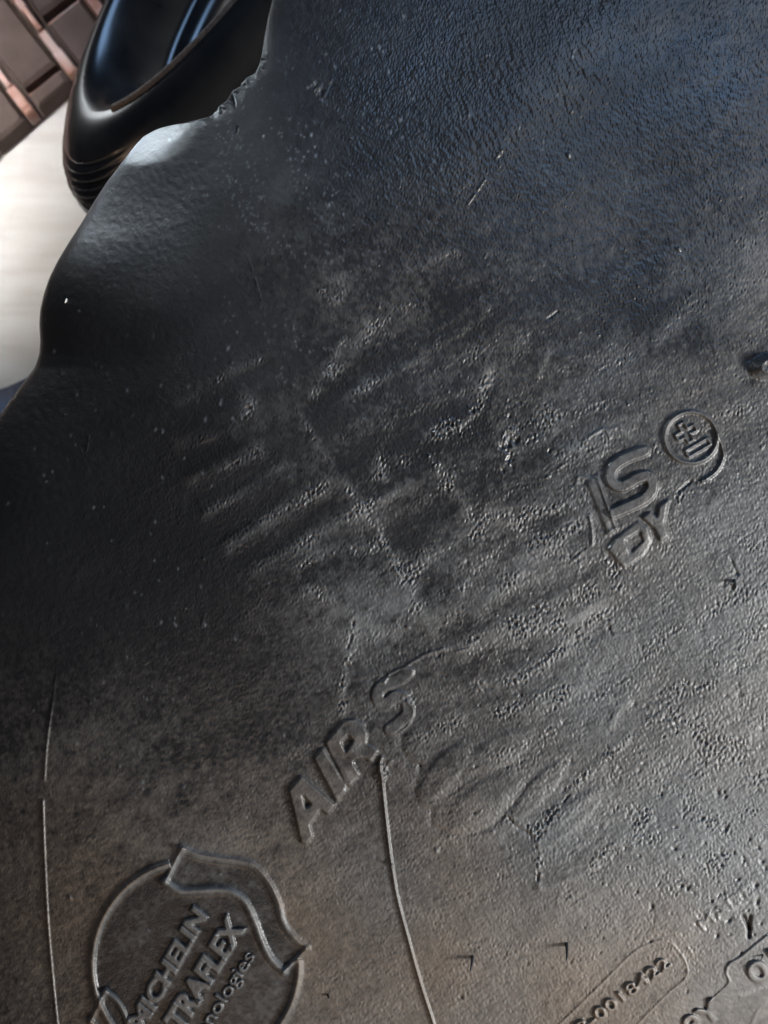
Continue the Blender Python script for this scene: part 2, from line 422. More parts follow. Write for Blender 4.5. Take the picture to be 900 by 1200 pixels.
# second word pair, ring mark
poly_relief(Z5([(100,392),(152,362),(238,600),(200,626)]), 2.6, 1.1, (), 'raised_letter', worn, 'worn narrow letter with bright right edge')
stroke_relief(Z5([(150,366),(185,470),(232,596)]), 3.4, 2.0, 1)
stroke_relief(Z5([(115,540),(125,600),(128,665)]), 3, 1.6, 1, 'raised_letter')
stroke_relief(Z5([(60,400),(70,370),(130,380)]), 3, .9, 1)
stroke_relief(Z5([(90,215),(175,160),(205,200)]), 3.2, 1.2, 1)
stroke_relief(Z5([(185,625),(215,605),(232,600)]), 3, 1.2, 1)
stroke_relief(Z5([(357,258),(272,290),(216,335),(214,392),(262,412),(330,375),(380,370),(392,420),(352,470),(226,528)]), 12.5, 3.2, .9, 'raised_letter', flat=True)
poly_relief(Z5([(232,636),(332,562),(372,590),(388,655),(350,718),(268,772),(196,688)]), 2.7, 1.0, [Z5([(272,650),(336,606),(354,652),(296,708)])], 'raised_letter', worn)
poly_relief(Z5([(345,548),(382,522),(412,552),(420,500),(465,468),(445,575),(463,632),(428,654),(404,600)]), 3.0, .9, (), 'raised_letter')
cx, cy = 809.9, 512.5
ring = [(cx + 31 * math.cos(math.radians(a)), cy + 30 * math.sin(math.radians(a))) for a in range(0, 361, 10)]
rid = stroke_relief(ring, 4.2, 2.8, 1, 'ring_mark', curve=False)
stroke_relief(Z5([(680,180),(700,245),(703,290),(670,350),(612,390)]), 3.4, 2.4, 1, 'ring_mark')
stroke_relief(Z5([(560,390),(520,425),(505,440)]), 3.4, -2.0, 1)
def rot(pts, a, c):
    a = math.radians(a); return [(c[0] + x * math.cos(a) - y * math.sin(a), c[1] + x * math.sin(a) + y * math.cos(a)) for x, y in pts]
plus = [(-4,-13),(4,-13),(4,-4),(13,-4),(13,4),(4,4),(4,12),(-4,12),(-4,4),(-13,4),(-13,-4),(-4,-4)]
pl = rot([(x * .95, y * .95) for x, y in plus], -30, (804, 507))
stroke_relief(pl + [pl[0]], 3.0, 2.0, 1, 'plus_mark', curve=False)
mn = rot([(-15,-4),(15,-4),(15,4.5),(-15,4.5)], -30, (818, 524))
stroke_relief(mn + [mn[0]], 3.0, 2.2, 1, 'minus_mark', curve=False)

# emblem
em = new_part('emblem')
rr = np.hypot(gu - 229, (gv - 1131) * .99)
disc = 1 / (1 + np.exp((rr - 119) / 1.2))
bo = Z3([(400,75),(460,98),(540,112),(640,130),(700,190),(735,260),(755,330),(790,385),(835,425)])
bi = Z3([(340,190),(388,222),(460,222),(550,220),(612,252),(650,320),(680,400),(712,462),(758,508)])
banner = bo + bi[::-1]
ys, xs, bm_ = raster(lambda X, Y: inside(smooth_path(bo) + smooth_path(bi)[::-1], X, Y), banner, 8)
plate = disc.copy(); plate[ys, xs] = np.maximum(plate[ys, xs], bm_)
label[(plate > .5)] = em
weave = np.sin((gu * .8 + gv * .6) * 2.3) * np.sin((-gu * .6 + gv * .8) * 2.3)
relief += -1.1 * plate + 0.16 * weave * plate
out_banner = np.ones((NH, NW), np.float32); out_banner[ys, xs] = 1 - blur(bm_, .8)
amid = rr < 0
edge = np.exp(-((rr - 121) / 4.0) ** 2)
ang = np.degrees(np.arctan2(gv - 1131, gu - 229))
keep = ((ang < -104) | (ang > -3) | (ang > 150)).astype(np.float32)
keep *= out_banner
relief += 3.4 * edge * keep
sel = (np.abs(rr - 121) < 5.5) & (keep > .5); pr = new_part('emblem_rim', None, em); label[sel] = pr
for pth in (bo, bi): stroke_relief(pth, 8.2, 3.6, 1, pid=new_part('banner_edge', None, em))
stroke_relief([bo[0], bi[0]], 5.6, 3.2, 1, pid=new_part('banner_edge', None, em), curve=False)
stroke_relief([bo[-1], bi[-1]], 5.6, 3.2, 1, pid=new_part('banner_edge', None, em), curve=False)
stroke_relief(Z3([(130,575),(78,682)]), 5.4, 3.0, 1, pid=new_part('banner_edge', None, em), curve=False)
stroke_relief(Z3([(130,575),(168,606),(195,650),(212,700),(240,760)]), 6.0, 3.0, 1, pid=new_part('banner_edge', None, em))
stroke_relief(Z3([(78,682),(120,720),(150,780)]), 6.0, 3.0, 1, pid=new_part('banner_edge', None, em))
text_relief('MICHELIN', (243, 1073), 60.5, 158, 20.0, 3.0, .55, shear=.16, bold=.058, parent=em)
text_relief('ULTRAFLEX', (285, 1090), 58.5, 184, 25, 3.0, .55, shear=.14, bold=.06, parent=em)
text_relief('technologies', (299, 1120), 58.0, 150, 16.0, 2.6, .5, bold=.014, parent=em)
# code plate and other small writing
text_relief('B-0018422', (787, 1131), 37.5, 136, 14.0, 2.6, .6, bold=.016)
fade_mad = 0.35 + 0.65 * sm(880 - gu, 0, 50)
text_relief('MADE', (0, 0), 37.5, 78, 14.5, 1.4, .9, start=(823, 1093), fade=fade_mad.astype(np.float32))
text_relief('01', (0, 0), 37, 50, 23, 3.2, .8, bold=.03, start=(885, 1155))
text_relief('9Y', (0, 0), 36, 46, 23, 3.2, .8, bold=.03, start=(810, 1216))
stroke_relief(Z6([(40,600),(65,580),(180,470),(300,350),(340,310),(400,272),(480,250),(540,295),(572,360),(560,410),(500,460),(380,580),(350,620)]), 2.2, .8, 1, 'plate_outline')
stroke_relief(Z6([(940,215),(900,230),(790,318),(745,345),(730,380),(742,420),(700,465),(660,500)]), 2.4, 1.4, 1, 'plate_outline')
stroke_relief(Z6([(960,420),(900,440),(820,470),(790,480)]), 6, 1.5, 1)
stroke_relief(Z6([(960,480),(870,520),(830,600)]), 4, 1.8, 1)
stroke_relief(Z6([(800,150),(815,178),(824,200)]), 4, -4.0, 1); stroke_relief(Z6([(828,150),(824,180),(822,235)]), 3.4, -4.5, 1)
# long thin mould ridges
stroke_relief([(68,770),(62,820),(55,870),(52,914)], 2.2, 2.0, 1, 'mould_ridge', fade=sm(gv, 760, 880).astype(np.float32))
stroke_relief([(50,938),(52,1000),(56,1080),(62,1150),(68,1210),(72,1260)], 2.4, 2.4, 1, 'mould_ridge')
stroke_relief([(446,897),(450,940),(455,985),(459,1015)], 3.2, 3.0, 1, 'mould_ridge')
stroke_relief([(459,1014),(465,1050),(478,1100),(492,1150),(508,1200),(524,1250)], 3.0, 2.6, 1, 'mould_ridge')
stroke_relief([(447,888),(444,902),(449,915)], 3.6, 2.4, 1)
stroke_relief([(240,718),(236,735)], 1.2, .8, 1)
# small hole with a lump of rubber at the right edge
fine += (15 * np.clip(1.6 * gauss(906, 428, 24, 13, -14) - .3, 0, .8)).astype(np.float32)
fine -= (8 * gauss(903, 427, 5, 3, -14) + 5 * gauss(912, 431, 4, 3, 0)).astype(np.float32)
calm_txt = np.clip(blur(np.clip(np.abs(relief), 0, 1.0), 3.0) * 1.3, 0, 1)
fine = fine * (1 - .6 * calm_txt * (gu < 895))
fine = fine * (1 - .75 * facet)
height = macro + fine + relief * 1.35

# ------------------------------------------------------------------ dirt (colour of the surface itself)
dust = 0.07 + 0.03 * np.clip(noise(51, 60, 90, -30), -1.2, 2) + 0.022 * noise(52, 12, 26, -30) + 0.02 * noise(53, 4, 8, 100)
dust += 0.13 * np.clip(blur(amp.astype(np.float32), 3), 0, 1.1) * sm(gu, 150, 420) 
dust += .10 * np.clip(relief / 3, 0, 1)
dust += 0.30 * sm(gu * .75 + gv * .5, 640, 1120) + 0.12 * sm(gv, 850, 1150)
blot = np.clip(.7 + .45 * noise(57, 12, 26, -35) + .2 * noise(58, 4, 9, -35), 0, 2)
for (a_, b_, c_, d_, e_, f_) in [(385,340,26,16,-50,.30),(420,715,60,40,10,.24),(600,120,130,40,-50,.10),(890,330,40,90,0,.25),(300,480,22,40,20,.18),(470,20,110,30,-15,.10),
                                 (325,215,22,110,-25,.12),(700,80,120,30,-40,.16),(100,560,70,60,0,.06),(235,990,160,90,0,.16),(520,690,70,26,-30,.16),(700,360,80,30,-30,-.10),(780,360,60,40,-30,-.22),
                                 (480,500,90,50,-30,-.12),(200,650,70,110,40,-.10),(560,470,50,26,-30,-.1),(470,640,40,20,-30,-.14),(130,900,90,60,0,.05),(560,960,90,40,-20,.1)]:
    dust += f_ * gauss(a_, b_, c_, d_, e_) * blot
for k in range(34):      # wiped smears
    cx_, cy_ = rng.uniform(180, 880), rng.uniform(150, 950); L = rng.uniform(20, 90); an = math.radians(rng.choice([30, 32, -60, 60]) + rng.uniform(-8, 8))
    add_stroke(dust, [(cx_ - L * math.cos(an), cy_ + L * math.sin(an)), (cx_ + L * math.cos(an), cy_ - L * math.sin(an))], rng.uniform(4, 14), rng.uniform(-.07, .07))
dust -= .22 * plate * (1 - np.clip((relief + 1.1) / 2, 0, 1))
dust += .10 * plate * np.clip((relief + .6) / 2.5, 0, 1)
dust += 0.05 * noise(54, 3, 3)
calm = sm(430 - gu, 0, 200) * sm(900 - gv, 0, 200)
dust *= 1 - .84 * calm
dust *= 1 - .6 * sm(330 - gv, 0, 160) * sm(860 - gu, 0, 160)
dust += (.24 * blur(ridge, 2.5) * np.clip(.8 + .4 * noise(60, 6, 14, -30), .2, 1.8) - .095 * bars) * sm(gu, 150, 230) * sm(930 - gv, 0, 120)
dust = np.maximum(dust, .01)
dust *= 1 - .8 * facet
dust = np.clip(dust, 0, 1).astype(np.float32)
warm = np.clip(0.15 + 0.55 * sm(gv - .5 * gu, 480, 980) + 0.12 * noise(55, 70, 70), 0, 1).astype(np.float32)
warm[plate > .5] *= .2
fleck = np.clip(fleck * np.clip(.45 + .6 * noise(59, 12, 30, 62), 0, 1.6), 0, 1)
# polish: mirror-like worn skin at the fold near the tear, streaky elsewhere
fold = facet
polish = np.clip(.45 * fold + 0.18 * noise(56, 30, 60, -30)  - .8 * np.exp(-(dist / 25) ** 2) * (gv < 120), -.6, 1).astype(np.float32)

# ------------------------------------------------------------------ materials
def mat_new(name):
    m = bpy.data.materials.new(name); m.use_nodes = True
    nt = m.node_tree; return m, nt, nt.nodes['Principled BSDF']
def node(nt, t, **k):
    n = nt.nodes.new(t)
    for a, b in k.items(): setattr(n, a, b)
    return n
def mixcol(nt, fac, a, b):
    n = node(nt, 'ShaderNodeMix', data_type='RGBA'); 
    if isinstance(fac, (int, float)): n.inputs[0].default_value = fac
    else: nt.links.new(fac, n.inputs[0])
    for s_, v_ in ((6, a), (7, b)):
        if isinstance(v_, tuple): n.inputs[s_].default_value = v_
        else: nt.links.new(v_, n.inputs[s_])
    return n.outputs[2]
def mth(nt, op, a, b=None, clamp=False):
    n = node(nt, 'ShaderNodeMath', operation=op, use_clamp=clamp)
    for i, x in enumerate((a, b)):
        if x is None: continue
        if isinstance(x, (int, float)): n.inputs[i].default_value = x
        else: nt.links.new(x, n.inputs[i])
    return n.outputs[0]

def rubber():
    m, nt, p = mat_new('worn_rubber'); L = nt.links.new
    at_ = node(nt, 'ShaderNodeAttribute', attribute_name='wear'); sp = node(nt, 'ShaderNodeSeparateColor'); L(at_.outputs['Color'], sp.inputs[0])
    a2 = node(nt, 'ShaderNodeAttribute', attribute_name='skin'); s2 = node(nt, 'ShaderNodeSeparateColor'); L(a2.outputs['Color'], s2.inputs[0])
    geo = node(nt, 'ShaderNodeNewGeometry')
    n1 = node(nt, 'ShaderNodeTexNoise'); n1.inputs['Scale'].default_value = 900; n1.inputs['Detail'].default_value = 4; L(geo.outputs['Position'], n1.inputs['Vector'])
    n2 = node(nt, 'ShaderNodeTexNoise'); n2.inputs['Scale'].default_value = 60; n2.inputs['Detail'].default_value = 6; n2.inputs['Roughness'].default_value = .65; L(geo.outputs['Position'], n2.inputs['Vector'])
    dustf = mth(nt, 'MULTIPLY', sp.outputs[0], mth(nt, 'ADD', mth(nt, 'MULTIPLY', n2.outputs[0], .3), .8), True)
    dustf = mth(nt, 'MULTIPLY', dustf, mth(nt, 'ADD', mth(nt, 'MULTIPLY', n1.outputs[0], .7), .65), True)
    dcol = mixcol(nt, sp.outputs[1], (.165, .175, .18, 1), (.205, .16, .12, 1))
    col = mixcol(nt, dustf, (.012, .0125, .014, 1), dcol)
    col = mixcol(nt, sp.outputs[2], col, (.34, .38, .42, 1))
    L(col, p.inputs['Base Color'])
    r = mth(nt, 'ADD', .40, mth(nt, 'MULTIPLY', dustf, .30))
    r = mth(nt, 'SUBTRACT', r, mth(nt, 'MULTIPLY', s2.outputs[0], .17))
    r = mth(nt, 'ADD', r, mth(nt, 'MULTIPLY', mth(nt, 'SUBTRACT', n2.outputs[0], .5), .14), True)
    L(r, p.inputs['Roughness'])
    p.inputs['Specular IOR Level'].default_value = .5
    b = node(nt, 'ShaderNodeBump'); b.inputs['Strength'].default_value = .5; b.inputs['Distance'].default_value = .0003
    L(mth(nt, 'SUBTRACT', .5, mth(nt, 'MULTIPLY', s2.outputs[0], .45), True), b.inputs['Strength'])
    L(n1.outputs[0], b.inputs['Height']); L(b.outputs[0], p.inputs['Normal'])
    return m
RUB = rubber()

# ------------------------------------------------------------------ sidewall mesh
def sample(A, U, V):
    x = np.clip(U - U0, 0, NW - 1.001); y = np.clip(V - V0, 0, NH - 1.001)
    i = x.astype(np.int32); j = y.astype(np.int32); a = (x - i); b = (y - j)
    return A[j, i] * (1 - a) * (1 - b) + A[j, i + 1] * a * (1 - b) + A[j + 1, i] * (1 - a) * b + A[j + 1, i + 1] * a * b

FINE = 1.03
rows = np.concatenate([np.arange(-210, -12, 6.0), np.arange(-12, 1214, FINE), np.arange(1214, 1430, 6.0)])
NC = 880
t_f = np.linspace(0, 1, NC)
t_e = np.arange(1, 36) * 6.0          # coarse columns beyond the right edge
xr = np.interp(rows, vv, xs_line)
EU = 915.0
xsm = np.convolve(np.pad(xs_line, 200, mode='reflect', reflect_type='odd'), np.hanning(401) / np.hanning(401).sum(), mode='valid')
xq = np.interp(rows, vv, xsm)
Ug = xq[:, None] + (EU - xq[:, None]) * t_f[None, :] + (xr - xq)[:, None] * (1 - t_f[None, :]) ** 9
Ug = np.concatenate([Ug, EU + np.broadcast_to(t_e[None, :], (len(rows), len(t_e)))], 1)
Vg = np.broadcast_to(rows[:, None], Ug.shape)
Zg = sample(height, Ug, Vg)
# the rim itself rolls under
NR = 14
xr0 = Ug[:, :1]; z0 = Zg[:, :1]
k = np.arange(NR, 0, -1)[None, :]
deep = np.interp(rows, [-200, 90, 140, 200, 400, 1400], [10, 12, 40, 95, 120, 140])[:, None]
phi = k / NR * math.pi * .5
Ur = xr0 + deep * .75 * (1 - np.cos(phi)) + 0.0
Zr = z0 - deep * np.sin(phi) * 1.25
U_all = np.concatenate([Ur, Ug], 1); V_all = np.broadcast_to(rows[:, None], U_all.shape); Z_all = np.concatenate([Zr, Zg], 1)
nr, nc = U_all.shape
zm = Z_all * S
kk = (D - zm) / D
P3 = np.stack([(U_all - 450) * S * kk, (600 - V_all) * S * kk, zm], 2).reshape(-1, 3).astype(np.float32)
at_dust = np.stack([sample(dust, U_all, V_all), sample(warm, U_all, V_all), sample(fleck, U_all, V_all), np.ones(U_all.shape)], 2).reshape(-1, 4).astype(np.float32)
pol = sample(polish, U_all, V_all)
at_skin = np.stack([pol, pol, pol, np.ones(U_all.shape)], 2).reshape(-1, 4).astype(np.float32)
idx = np.arange(nr * nc, dtype=np.int32).reshape(nr, nc)
quads = np.stack([idx[:-1, :-1], idx[1:, :-1], idx[1:, 1:], idx[:-1, 1:]], 2).reshape(-1, 4)
uc = (U_all[:-1, :-1] + U_all[1:, 1:]) / 2; vc = (V_all[:-1, :-1] + V_all[1:, 1:]) / 2
fl = label[np.clip((vc - V0 + .5).astype(int), 0, NH - 1), np.clip((uc - U0 + .5).astype(int), 0, NW - 1)].copy()
fl[:, :NR] = 0
fl = fl.reshape(-1)

def patch(name, faces, parent, uniq_label=None):
    used, inv = np.unique(faces.reshape(-1), return_inverse=True)
    inv = inv.reshape(-1).astype(np.int32)
    me = bpy.data.meshes.new(name)
    nf = len(faces)
    me.vertices.add(len(used)); me.vertices.foreach_set('co', P3[used].reshape(-1))
    me.loops.add(nf * 4); me.loops.foreach_set('vertex_index', inv)
    me.polygons.add(nf); me.polygons.foreach_set('loop_start', np.arange(nf, dtype=np.int32) * 4)
    me.polygons.foreach_set('use_smooth', np.ones(nf, bool))
    for nm, arr in (('wear', at_dust), ('skin', at_skin)):
        a = me.attributes.new(nm, 'FLOAT_COLOR', 'POINT'); a.data.foreach_set('color', arr[used].reshape(-1))
    me.update(calc_edges=True)
    me.materials.append(RUB)
    o = bpy.data.objects.new(name, me); C.objects.link(o)
    if parent: o.parent = parent
    if uniq_label: o['label'] = uniq_label
    return o

tyre = bpy.data.objects.new('tyre', None); C.objects.link(tyre)
tag(tyre, 'large worn black rubber tyre sidewall with scuffed raised letters filling the picture', 'tyre')
patch('sidewall', quads[fl == 0], tyre)
made = {}
order = [em] + [i for i in part_names if i != em]
for pid in order:
    f = quads[fl == pid]
    if len(f) < 8: continue
    par = made.get(part_parent.get(pid, 0), tyre)
    made[pid] = patch(part_names[pid], f, par, part_labels.get(pid))
made[em]['label'] = 'round emblem with ribbon banner and lettering'

# rubber whiskers left by the mould: thin tapering spikes
def whisker(u, v, du, dv, up, r=1.5, name='rubber_whisker'):
    z = float(sample(height, np.array([u]), np.array([v]))[0])
    b = Vector(at(u, v, (z - 1.5) * S)); tip = Vector(at(u + du, v + dv, (z + up) * S))
    n, m_ = 9, 7; co = []; fc = []
    ax = (tip - b); side = ax.cross(Vector((0, 0, 1))).normalized() if ax.length else Vector((1, 0, 0)); oth = ax.cross(side).normalized()
    bend = Vector((0, 0, 1)) * ax.length * .12
    for i in range(m_ + 1):
        t = i / m_; c = b + ax * t + bend * math.sin(t * math.pi)
        rad = r * S * (1 - .55 * t) * (1 if i < m_ else .35)
        for j in range(n):
            a = 2 * math.pi * j / n; co.append(c + side * math.cos(a) * rad + oth * math.sin(a) * rad)
    for i in range(m_):
        for j in range(n): fc.append((i * n + j, i * n + (j + 1) % n, (i + 1) * n + (j + 1) % n, (i + 1) * n + j))
    fc.append(tuple(range(m_ * n, m_ * n + n)))
    return mesh_obj(name, co, fc, DARK, tyre)
m_, nt_, p_ = mat_new('clean_rubber'); p_.inputs['Base Color'].default_value = (.014, .014, .015, 1); p_.inputs['Roughness'].default_value = .5
nz = node(nt_, 'ShaderNodeTexNoise'); nz.inputs['Scale'].default_value = 700
bp_ = node(nt_, 'ShaderNodeBump'); bp_.inputs['Strength'].default_value = .3; bp_.inputs['Distance'].default_value = .0003
nt_.links.new(nz.outputs[0], bp_.inputs['Height']); nt_.links.new(bp_.outputs[0], p_.inputs['Normal']); DARK = m_
whisker(554, 1120, -3, 19, 17, 2.0); whisker(664, 1105, 0, 21, 18, 2.2); whisker(860, 680, 2, 10, 13, 2.0)
whisker(384, 1165, 2, 5, 7, 1.6); whisker(894, 1118, -3, 8, 6, 1.2)

# white speck of paint near the left edge
zs = float(sample(height, np.array([77.]), np.array([351.]))[0])
co = []; c0 = Vector(at(77.5, 352, (zs + 1.2) * S))
for j in range(9):
    a = 2 * math.pi * j / 9; co.append(c0 + Vector((math.cos(a) * 1.6 + math.sin(a) * 1.2, math.sin(a) * 3.4, -0.5)) * S * (1 + .2 * math.sin(j * 2.3)))
for j in range(9): co.append(c0 + (co[j] - c0) * .5 + Vector((0, 0, 1.4 * S)))
fc = [(j, (j + 1) % 9, 9 + (j + 1) % 9, 9 + j) for j in range(9)] + [tuple(range(9, 18))]
WHITE, nt_, p_ = mat_new('white_chip'); p_.inputs['Base Color'].default_value = (.8, .8, .78, 1); p_.inputs['Roughness'].default_value = .6
tag(mesh_obj('paint_chip', co, fc, WHITE), 'tiny white chip stuck on the dark rubber near the left edge', 'chip')

# ------------------------------------------------------------------ background: floor, bricks, second tyre, blue sheet
FZ = -0.34
def floor_mat():
    m, nt, p = mat_new('pale_concrete'); L = nt.links.new
    geo = node(nt, 'ShaderNodeNewGeometry'); mp = node(nt, 'ShaderNodeMapping'); mp.inputs['Rotation'].default_value = (0, 0, math.radians(32)); mp.inputs['Scale'].default_value = (9, 60, 10)
    L(geo.outputs['Position'], mp.inputs['Vector'])
    n = node(nt, 'ShaderNodeTexNoise'); n.inputs['Scale'].default_value = 1; n.inputs['Detail'].default_value = 5; L(mp.outputs[0], n.inputs['Vector'])
    n3 = node(nt, 'ShaderNodeTexNoise'); n3.inputs['Scale'].default_value = 14; n3.inputs['Detail'].default_value = 5; L(geo.outputs['Position'], n3.inputs['Vector'])
    f = mth(nt, 'ADD', mth(nt, 'MULTIPLY', n.outputs[0], .6), mth(nt, 'MULTIPLY', n3.outputs[0], .5), True)
    rp = node(nt, 'ShaderNodeValToRGB'); L(f, rp.inputs[0]); e = rp.color_ramp.elements
    e[0].position = .32; e[0].color = (.50, .46, .42, 1); e[1].position = .62; e[1].color = (.70, .68, .65, 1)
    L(rp.outputs[0], p.inputs['Base Color']); p.inputs['Roughness'].default_value = .75
    b = node(nt, 'ShaderNodeBump'); b.inputs['Strength'].default_value = .4; b.inputs['Distance'].default_value = .002; L(n3.outputs[0], b.inputs['Height']); L(b.outputs[0], p.inputs['Normal'])
    return m
FM = floor_mat()
co = []; fc = []; N = 24
for j in range(N + 1):
    for i in range(N + 1):
        x = -2.2 + 4.4 * i / N; y = -2.2 + 4.4 * j / N
        co.append((x, y, FZ + .0012 * math.sin(x * 9 + y * 7)))
for j in range(N):
    for i in range(N): a = j * (N + 1) + i; fc.append((a, a + 1, a + N + 2, a + N + 1))
tag(mesh_obj('floor', co, fc, FM), 'pale concrete floor', kind='structure')

def brick_mats():
    m, nt, p = mat_new('fired_brick'); L = nt.links.new
    tc = node(nt, 'ShaderNodeNewGeometry'); n = node(nt, 'ShaderNodeTexNoise'); n.inputs['Scale'].default_value = 40; n.inputs['Detail'].default_value = 8; L(tc.outputs['Position'], n.inputs['Vector'])
    oi = node(nt, 'ShaderNodeObjectInfo')
    f = mth(nt, 'ADD', mth(nt, 'MULTIPLY', n.outputs[0], .8), mth(nt, 'MULTIPLY', oi.outputs['Random'], .35), True)
    rp = node(nt, 'ShaderNodeValToRGB'); L(f, rp.inputs[0]); e = rp.color_ramp.elements
    e[0].position = .25; e[0].color = (.062, .044, .038, 1); e[1].position = .85; e[1].color = (.155, .115, .102, 1)
    L(rp.outputs[0], p.inputs['Base Color']); p.inputs['Roughness'].default_value = .85; p.inputs['Specular IOR Level'].default_value = .2
    b = node(nt, 'ShaderNodeBump'); b.inputs['Strength'].default_value = .5; b.inputs['Distance'].default_value = .002; L(n.outputs[0], b.inputs['Height']); L(b.outputs[0], p.inputs['Normal'])
    m2, nt, p = mat_new('pink_mortar'); L = nt.links.new
    tc = node(nt, 'ShaderNodeNewGeometry'); n = node(nt, 'ShaderNodeTexNoise'); n.inputs['Scale'].default_value = 45; n.inputs['Detail'].default_value = 6; L(tc.outputs['Position'], n.inputs['Vector'])
    rp = node(nt, 'ShaderNodeValToRGB'); L(n.outputs[0], rp.inputs[0]); e = rp.color_ramp.elements
    e[0].position = .35; e[0].color = (.50, .24, .17, 1); e[1].position = .65; e[1].color = (.66, .50, .46, 1)
    L(rp.outputs[0], p.inputs['Base Color']); p.inputs['Roughness'].default_value = .9; p.inputs['Specular IOR Level'].default_value = .15
    b = node(nt, 'ShaderNodeBump'); b.inputs['Strength'].default_value = .6; b.inputs['Distance'].default_value = .003; L(n.outputs[0], b.inputs['Height']); L(b.outputs[0], p.inputs['Normal'])
    return m, m2
BR, MO = brick_mats()
# brick edging: rows run towards the lower right, laid on a bed of mortar beside the floor
K = (D - FZ) / D
row_dir = Vector((0.61, -0.79)); row_nrm = Vector((0.79, 0.61))       # world plan directions
pitch = 67 * S * K; blen = 112 * S * K
org = Vector(at(57, 48, FZ)[:2])
# limit line of the paving (against the floor)
A_ = Vector(at(-6, 190, FZ)[:2]); B_ = Vector(at(128, 76, FZ)[:2])
ldir = (B_ - A_).normalized(); lnrm = Vector((-ldir.y, ldir.x))      # points to the bricks
def clip_poly(poly, inset=0.0):
    out = []
    for i in range(len(poly)):
        p, q_ = poly[i], poly[(i + 1) % len(poly)]
        dp, dq = (p - A_).dot(lnrm) - inset, (q_ - A_).dot(lnrm) - inset
        if dp >= 0: out.append(p)
        if (dp >= 0) != (dq >= 0): out.append(p + (q_ - p) * (dp / (dp - dq)))
    return out
def prism(name, poly, z0_, z1_, mat, parent, bev=0.0, tilt=0.0):
    n = len(poly)
    if n < 3: return None
    c = sum(poly, Vector((0, 0))) / n
    co = [(p.x, p.y, z0_) for p in poly]
    def zz(p): return tilt * (p - c).dot(row_nrm)
    co += [(p.x, p.y, z1_ - bev + zz(p)) for p in poly]
    ins = [p + (c - p).normalized() * bev for p in poly]
    co += [(p.x, p.y, z1_ + zz(p)) for p in ins]
    fc = []
    for r_ in range(2):
        for i in range(n): fc.append((r_ * n + i, r_ * n + (i + 1) % n, (r_ + 1) * n + (i + 1) % n, (r_ + 1) * n + i))
    fc.append(tuple(range(2 * n, 3 * n)))
    o = mesh_obj(name, co, fc, mat, parent, smooth=False)
    return o
wall = bpy.data.objects.new('brickwork', None); C.objects.link(wall); wall['kind'] = 'structure'
tag(wall, 'grey brown bricks with pink mortar ridges behind the pale floor')
mg = 15 * S * K
for r_ in range(-3, 5):
    off = {0: 0.02, 1: .40, -1: .48, 2: .1, -2: .85, 3: .6}.get(r_, random.random())
    base = org + row_nrm * pitch * r_
    for c_ in range(-7, 6):
        s0 = (c_ + off) * blen; s1 = s0 + blen - mg * .9
        q_ = [base + row_dir * s0 + row_nrm * mg * .7, base + row_dir * s1 + row_nrm * mg * .7,
              base + row_dir * s1 + row_nrm * (pitch - mg * .7), base + row_dir * s0 + row_nrm * (pitch - mg * .7)]
        pl_ = clip_poly(q_)
        if len(pl_) < 3: continue
        prism('brick', pl_, FZ - .02, FZ + .022 + random.uniform(-.003, .003), BR, wall, .003, random.uniform(-.03, .03))
        # thin pink ridge of mortar at one end of each brick
        e0 = base + row_dir * (s0 + blen * .0); w_ = mg * .28
        q2 = [e0 - row_dir * w_ + row_nrm * mg * .7, e0 + row_dir * w_ * .0 + row_nrm * mg * .7, e0 + row_nrm * (pitch - mg * .7), e0 - row_dir * w_ + row_nrm * (pitch - mg * .7)]
        pl2 = clip_poly(q2)
        if len(pl2) >= 3: prism('mortar_joint', pl2, FZ - .02, FZ + .017, MO, wall, .0012)
    # the row joint is a raised, uneven ridge
    seg = 16; s_a, s_b = -7 * blen, 6 * blen
    for i in range(seg * 3):
        a0 = s_a + (s_b - s_a) * i / (seg * 3); a1 = s_a + (s_b - s_a) * (i + 1) / (seg * 3)
        wd = mg * (.34 + .12 * math.sin(i * 1.7 + r_))
        q3 = [base + row_dir * a0 - row_nrm * wd, base + row_dir * (a1 + .0004) - row_nrm * wd, base + row_dir * (a1 + .0004) + row_nrm * wd * .8, base + row_dir * a0 + row_nrm * wd * .8]
        pl3 = clip_poly(q3)
        if len(pl3) >= 3: prism('mortar_joint', pl3, FZ - .02, FZ + .026 + .003 * math.sin(i * 2.1 + r_ * 3), MO, wall, .002)
bed = clip_poly([Vector((-1.6, -1.2)), Vector((1.2, -1.2)), Vector((1.2, 1.6)), Vector((-1.6, 1.6))])
prism('mortar_bed', bed, FZ - .02, FZ + .0035, BR, wall)

# second tyre, lying tilted behind: swept section
def glossy():
    m, nt, p = mat_new('glossy_rubber'); L = nt.links.new
    geo = node(nt, 'ShaderNodeNewGeometry'); n = node(nt, 'ShaderNodeTexNoise'); n.inputs['Scale'].default_value = 30; n.inputs['Detail'].default_value = 6; L(geo.outputs['Position'], n.inputs['Vector'])
    rp = node(nt, 'ShaderNodeValToRGB'); L(n.outputs[0], rp.inputs[0]); e = rp.color_ramp.elements
    e[0].position = .4; e[0].color = (.010, .0105, .012, 1); e[1].position = .75; e[1].color = (.04, .036, .032, 1)
    L(rp.outputs[0], p.inputs['Base Color'])
    r = mth(nt, 'ADD', .17, mth(nt, 'MULTIPLY', n.outputs[0], .26)); L(r, p.inputs['Roughness'])
    p.inputs['Coat Weight'].default_value = 1; p.inputs['Coat Roughness'].default_value = .2
    return m
GL = glossy()
TAN, nt_, p_ = mat_new('scuffed_bead'); p_.inputs['Roughness'].default_value = .6
nz = node(nt_, 'ShaderNodeTexNoise'); nz.inputs['Scale'].default_value = 60; nz.inputs['Detail'].default_value = 5
